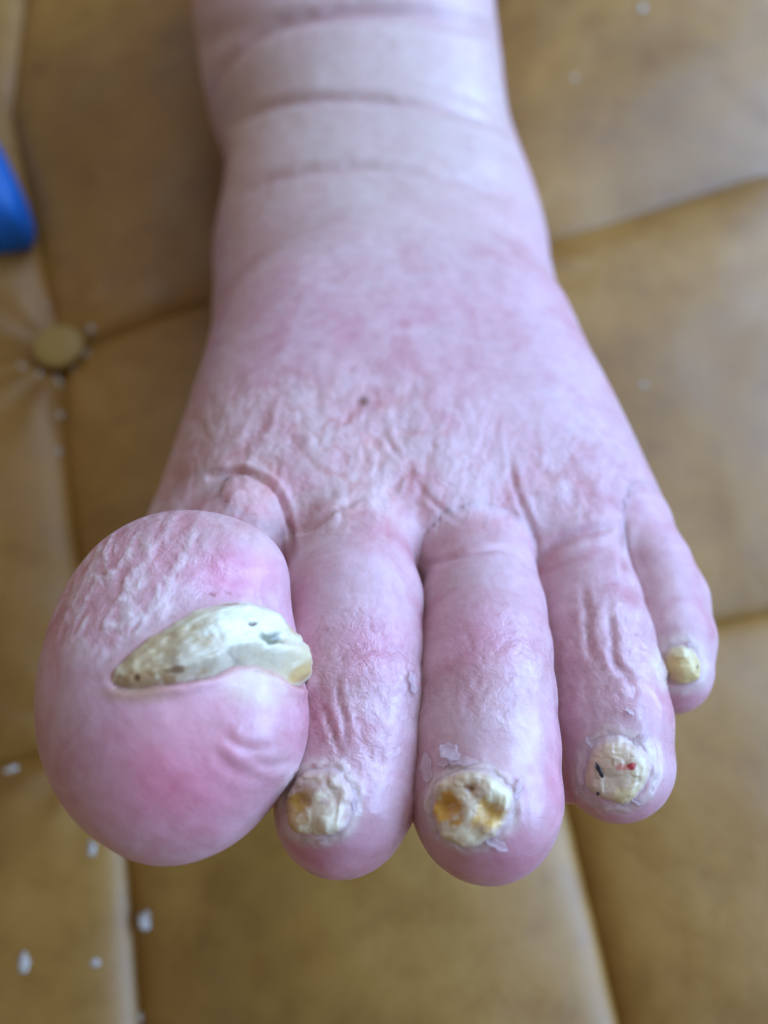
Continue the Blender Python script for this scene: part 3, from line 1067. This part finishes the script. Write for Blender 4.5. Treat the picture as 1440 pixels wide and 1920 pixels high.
def sliver(name, px, py, length, width, ang, lift, mat, thick=0.012, curl=0.5, off=0.02):
    """a thin curled scale lying on the skin (cm)"""
    P, x, y, n = frame_at(px, py)
    ca, sa = math.cos(ang), math.sin(ang)
    ex, ey = x * ca + y * sa, -x * sa + y * ca
    nu, nv = 11, 6
    V, faces = [], []
    ph = random.uniform(0, 9)
    for side in (1, 0):
        for i in range(nu):
            u = i / (nu - 1) * 2 - 1
            w = width * 0.5 * (max(0.0, 1 - abs(u) ** 2.4) ** 0.6 + 0.06) * (1 + 0.25 * math.sin(u * 7 + ph))
            for j in range(nv):
                v = j / (nv - 1) * 2 - 1
                z = off + lift * (0.5 + 0.5 * v) ** 2 * (1 - 0.5 * u * u) + curl * 0.06 * length * math.sin(u * 4 + ph) * 0.4
                z += side * thick * (1 - 0.6 * abs(u))
                V.append(P + ex * (u * length * 0.5) + ey * (v * w) + n * z)
    idx = np.arange(2 * nu * nv).reshape(2, nu, nv)
    for i in range(nu - 1):
        for j in range(nv - 1):
            faces.append((idx[0, i, j], idx[0, i + 1, j], idx[0, i + 1, j + 1], idx[0, i, j + 1]))
            faces.append((idx[1, i, j], idx[1, i, j + 1], idx[1, i + 1, j + 1], idx[1, i + 1, j]))
    rim = [(i, 0) for i in range(nu)] + [(nu - 1, j) for j in range(1, nv)] + [(i, nv - 1) for i in range(nu - 2, -1, -1)] + [(0, j) for j in range(nv - 2, 0, -1)]
    for a, b in zip(rim, rim[1:] + rim[:1]):
        faces.append((idx[0][a], idx[1][a], idx[1][b], idx[0][b]))
    return mesh_object(name, world(np.array(V)), faces, mat, person)

SCALES = [  # px, py, length, width, angle, lift
    (803, 1440, 0.46, 0.16, 1.45, 0.03), (846, 1412, 0.34, 0.20, 0.9, 0.10), (836, 1432, 0.18, 0.12, 0.3, 0.06),
    (832, 1556, 0.40, 0.12, -0.9, 0.04), (880, 1592, 0.46, 0.12, -0.05, 0.05), (930, 1580, 0.36, 0.10, 0.55, 0.04),
    (968, 1530, 0.40, 0.11, 1.25, 0.05), (970, 1480, 0.30, 0.10, 1.9, 0.04), (930, 1440, 0.50, 0.14, -0.25, 0.03),
    (870, 1430, 0.40, 0.12, 0.15, 0.05), (818, 1480, 0.30, 0.10, 1.3, 0.03),
    (1110, 1392, 0.22, 0.10, 0.8, 0.04), (1150, 1368, 0.30, 0.12, 0.0, 0.03), (1200, 1385, 0.28, 0.10, -0.5, 0.04),
    (1228, 1430, 0.26, 0.09, 1.7, 0.04), (1090, 1480, 0.26, 0.10, 1.9, 0.04), (1128, 1512, 0.28, 0.09, -0.2, 0.03), (1195, 1500, 0.24, 0.08, 0.5, 0.03),
    (620, 1442, 0.30, 0.10, 0.0, 0.03), (664, 1500, 0.28, 0.09, 1.5, 0.03), (630, 1570, 0.22, 0.06, 0.2, 0.02),
    (770, 1280, 0.34, 0.20, 1.2, 0.04), (1290, 1208, 0.12, 0.08, 0.1, 0.04), (1180, 1335, 0.16, 0.07, 0.6, 0.03),
    (445, 1584, 0.34, 0.07, 0.35, 0.02), (505, 1552, 0.40, 0.06, 0.75, 0.02), (535, 1178, 0.16, 0.09, -0.6, 0.05), (520, 1160, 0.12, 0.07, -0.3, 0.04),
]
for k, s in enumerate(SCALES):
    if k < 3 or k % 2 or k > 20:
        sliver('skin_scale', *s, M_FLAKE)
o = sliver('blood_clot', 1131, 1440, 0.24, 0.05, 1.15, 0.02, M_DARK, 0.04, 1.2, 0.24)
o['label'] = 'small dark clot on the fourth toenail'
sliver('blood_clot', 1129, 1474, 0.05, 0.04, 0.2, 0.0, M_DARK, 0.03, 0.1, 0.24)

# ------------------------------------------------------------------ things on the couch
def couch_z(x, y):
    j = [k for k in range(7) if HL[k](np.array(x)) <= y][-1]
    i = [k for k in range(7) if VL[k](np.array(y)) <= x][-1]
    du = min(x - VL[i](np.array(y)), VL[i + 1](np.array(y)) - x)
    dv = min(y - HL[j](np.array(x)), HL[j + 1](np.array(x)) - y)
    return float(couch_height(np.array([x]), np.array([y]), np.array([float(du)]), np.array([float(dv)]))[0])

def crumb(px, py, size, label, group='white crumbs of skin on the couch', squash=0.18):
    size *= 0.8
    g = to_plane(np.array([px], float), np.array([py], float))[0]
    z = couch_z(g[0], g[1])
    for _ in range(3):
        g = to_plane(np.array([px], float), np.array([py], float), z)[0]
        z = couch_z(g[0], g[1])
    n, m = 14, 9
    V = []
    seed = int(px * 7 + py)
    el = random.uniform(0.65, 1.5)
    rot = random.uniform(0, 3)
    for i in range(m):
        th = math.pi * i / (m - 1)
        for k in range(n):
            ph = 2 * math.pi * k / n
            d = np.array([math.sin(th) * math.cos(ph), math.sin(th) * math.sin(ph), math.cos(th)])
            r = size * (1 + 1.0 * float(noise(d[None] * 1.7 + seed * 0.37, seed % 50)[0]))
            q = d * r * np.array([el, 1 / el, squash])
            V.append([g[0] + q[0] * math.cos(rot) - q[1] * math.sin(rot), g[1] + q[0] * math.sin(rot) + q[1] * math.cos(rot), z + size * squash * 0.75 + q[2]])
    idx = np.arange(m * n).reshape(m, n)
    faces = [(idx[i, k], idx[i + 1, k], idx[i + 1, (k + 1) % n], idx[i, (k + 1) % n]) for i in range(m - 1) for k in range(n)]
    o = mesh_object('skin_crumb', np.array(V) * 0.01, faces, M_CRUMB)
    o['label'] = label
    o['category'] = 'crumb'
    o['group'] = group
    return o

crumb(1205, 16, 0.15, 'white crumb on couch at the top right, beside the ankle')
crumb(1078, 146, 0.09, 'faint tiny crumb on couch just right of the ankle')
crumb(1205, 720, 0.09, 'faint crumb on couch right of the middle of the foot')
crumb(20, 1444, 0.14, 'white crumb on couch at left edge, below the big toe')
crumb(172, 1590, 0.16, 'white crumb left of the seam, close under the big toe')
crumb(272, 1722, 0.20, 'largest white crumb, just right of the left seam')
crumb(45, 1804, 0.15, 'white crumb near the bottom left corner of the couch')
crumb(176, 1804, 0.12, 'flat pale crumb between the corner crumb and left seam')
crumb(262, 1908, 0.16, 'white crumb at the bottom edge beside the left seam')
crumb(110, 778, 0.12, 'upper pale crumb in the seam below the tufted button')
crumb(108, 845, 0.13, 'lower pale crumb in the seam below the tufted button')
ring = [(174, 618, 0.15, 'to its upper right'), (163, 664, 0.17, 'to its lower right'), (108, 714, 0.19, 'straight below it'),
        (72, 702, 0.11, 'just left of the one below it'), (40, 688, 0.13, 'to its lower left'), (86, 574, 0.10, 'above it'),
        (140, 692, 0.12, 'between two others')]
for px, py, sz, w in ring:
    crumb(px, py, sz, 'pale flake at the rim of the tufted button, ' + w, 'pale flakes round the button')

# blue object at the left edge: a rounded wedge with a soft nose
def blue_object():
    out = [(-195, 105), (-85, 160), (-18, 242), (24, 322), (40, 366), (34, 404), (-6, 416), (-85, 430), (-195, 450)]
    g = to_plane([p[0] for p in out], [p[1] for p in out], 1.6)[:, :2]
    b = spline(g, 90, closed=True)
    c = b.mean(0)
    zb = couch_z(float(b[:, 0].max()) - 0.4, float(c[1])) - 0.15
    prof = [(0.0, 2.6), (0.5, 2.58), (0.78, 2.45), (0.90, 2.22), (0.97, 1.85), (1.0, 1.35), (0.99, 0.8), (0.95, 0.35), (0.86, 0.08), (0.6, 0.0), (0.0, 0.0)]
    V, faces = [], []
    n = len(b)
    for f, z in prof:
        for q in b:
            p = c + (q - c) * max(f, 0.004)
            V.append([p[0], p[1], zb + z])
    idx = np.arange(len(prof) * n).reshape(len(prof), n)
    for i in range(len(prof) - 1):
        for k in range(n):
            faces.append((idx[i, k], idx[i, (k + 1) % n], idx[i + 1, (k + 1) % n], idx[i + 1, k]))
    faces = [f[::-1] for f in faces]
    o = mesh_object('plastic_handle', np.array(V) * 0.01, faces, M_BLUE)
    o['label'] = 'smooth bright blue rounded object on couch, cut off by left edge'
    o['category'] = 'handle'
blue_object()

for o in bpy.data.objects:
    if '_origin' in o:
        del o['_origin']
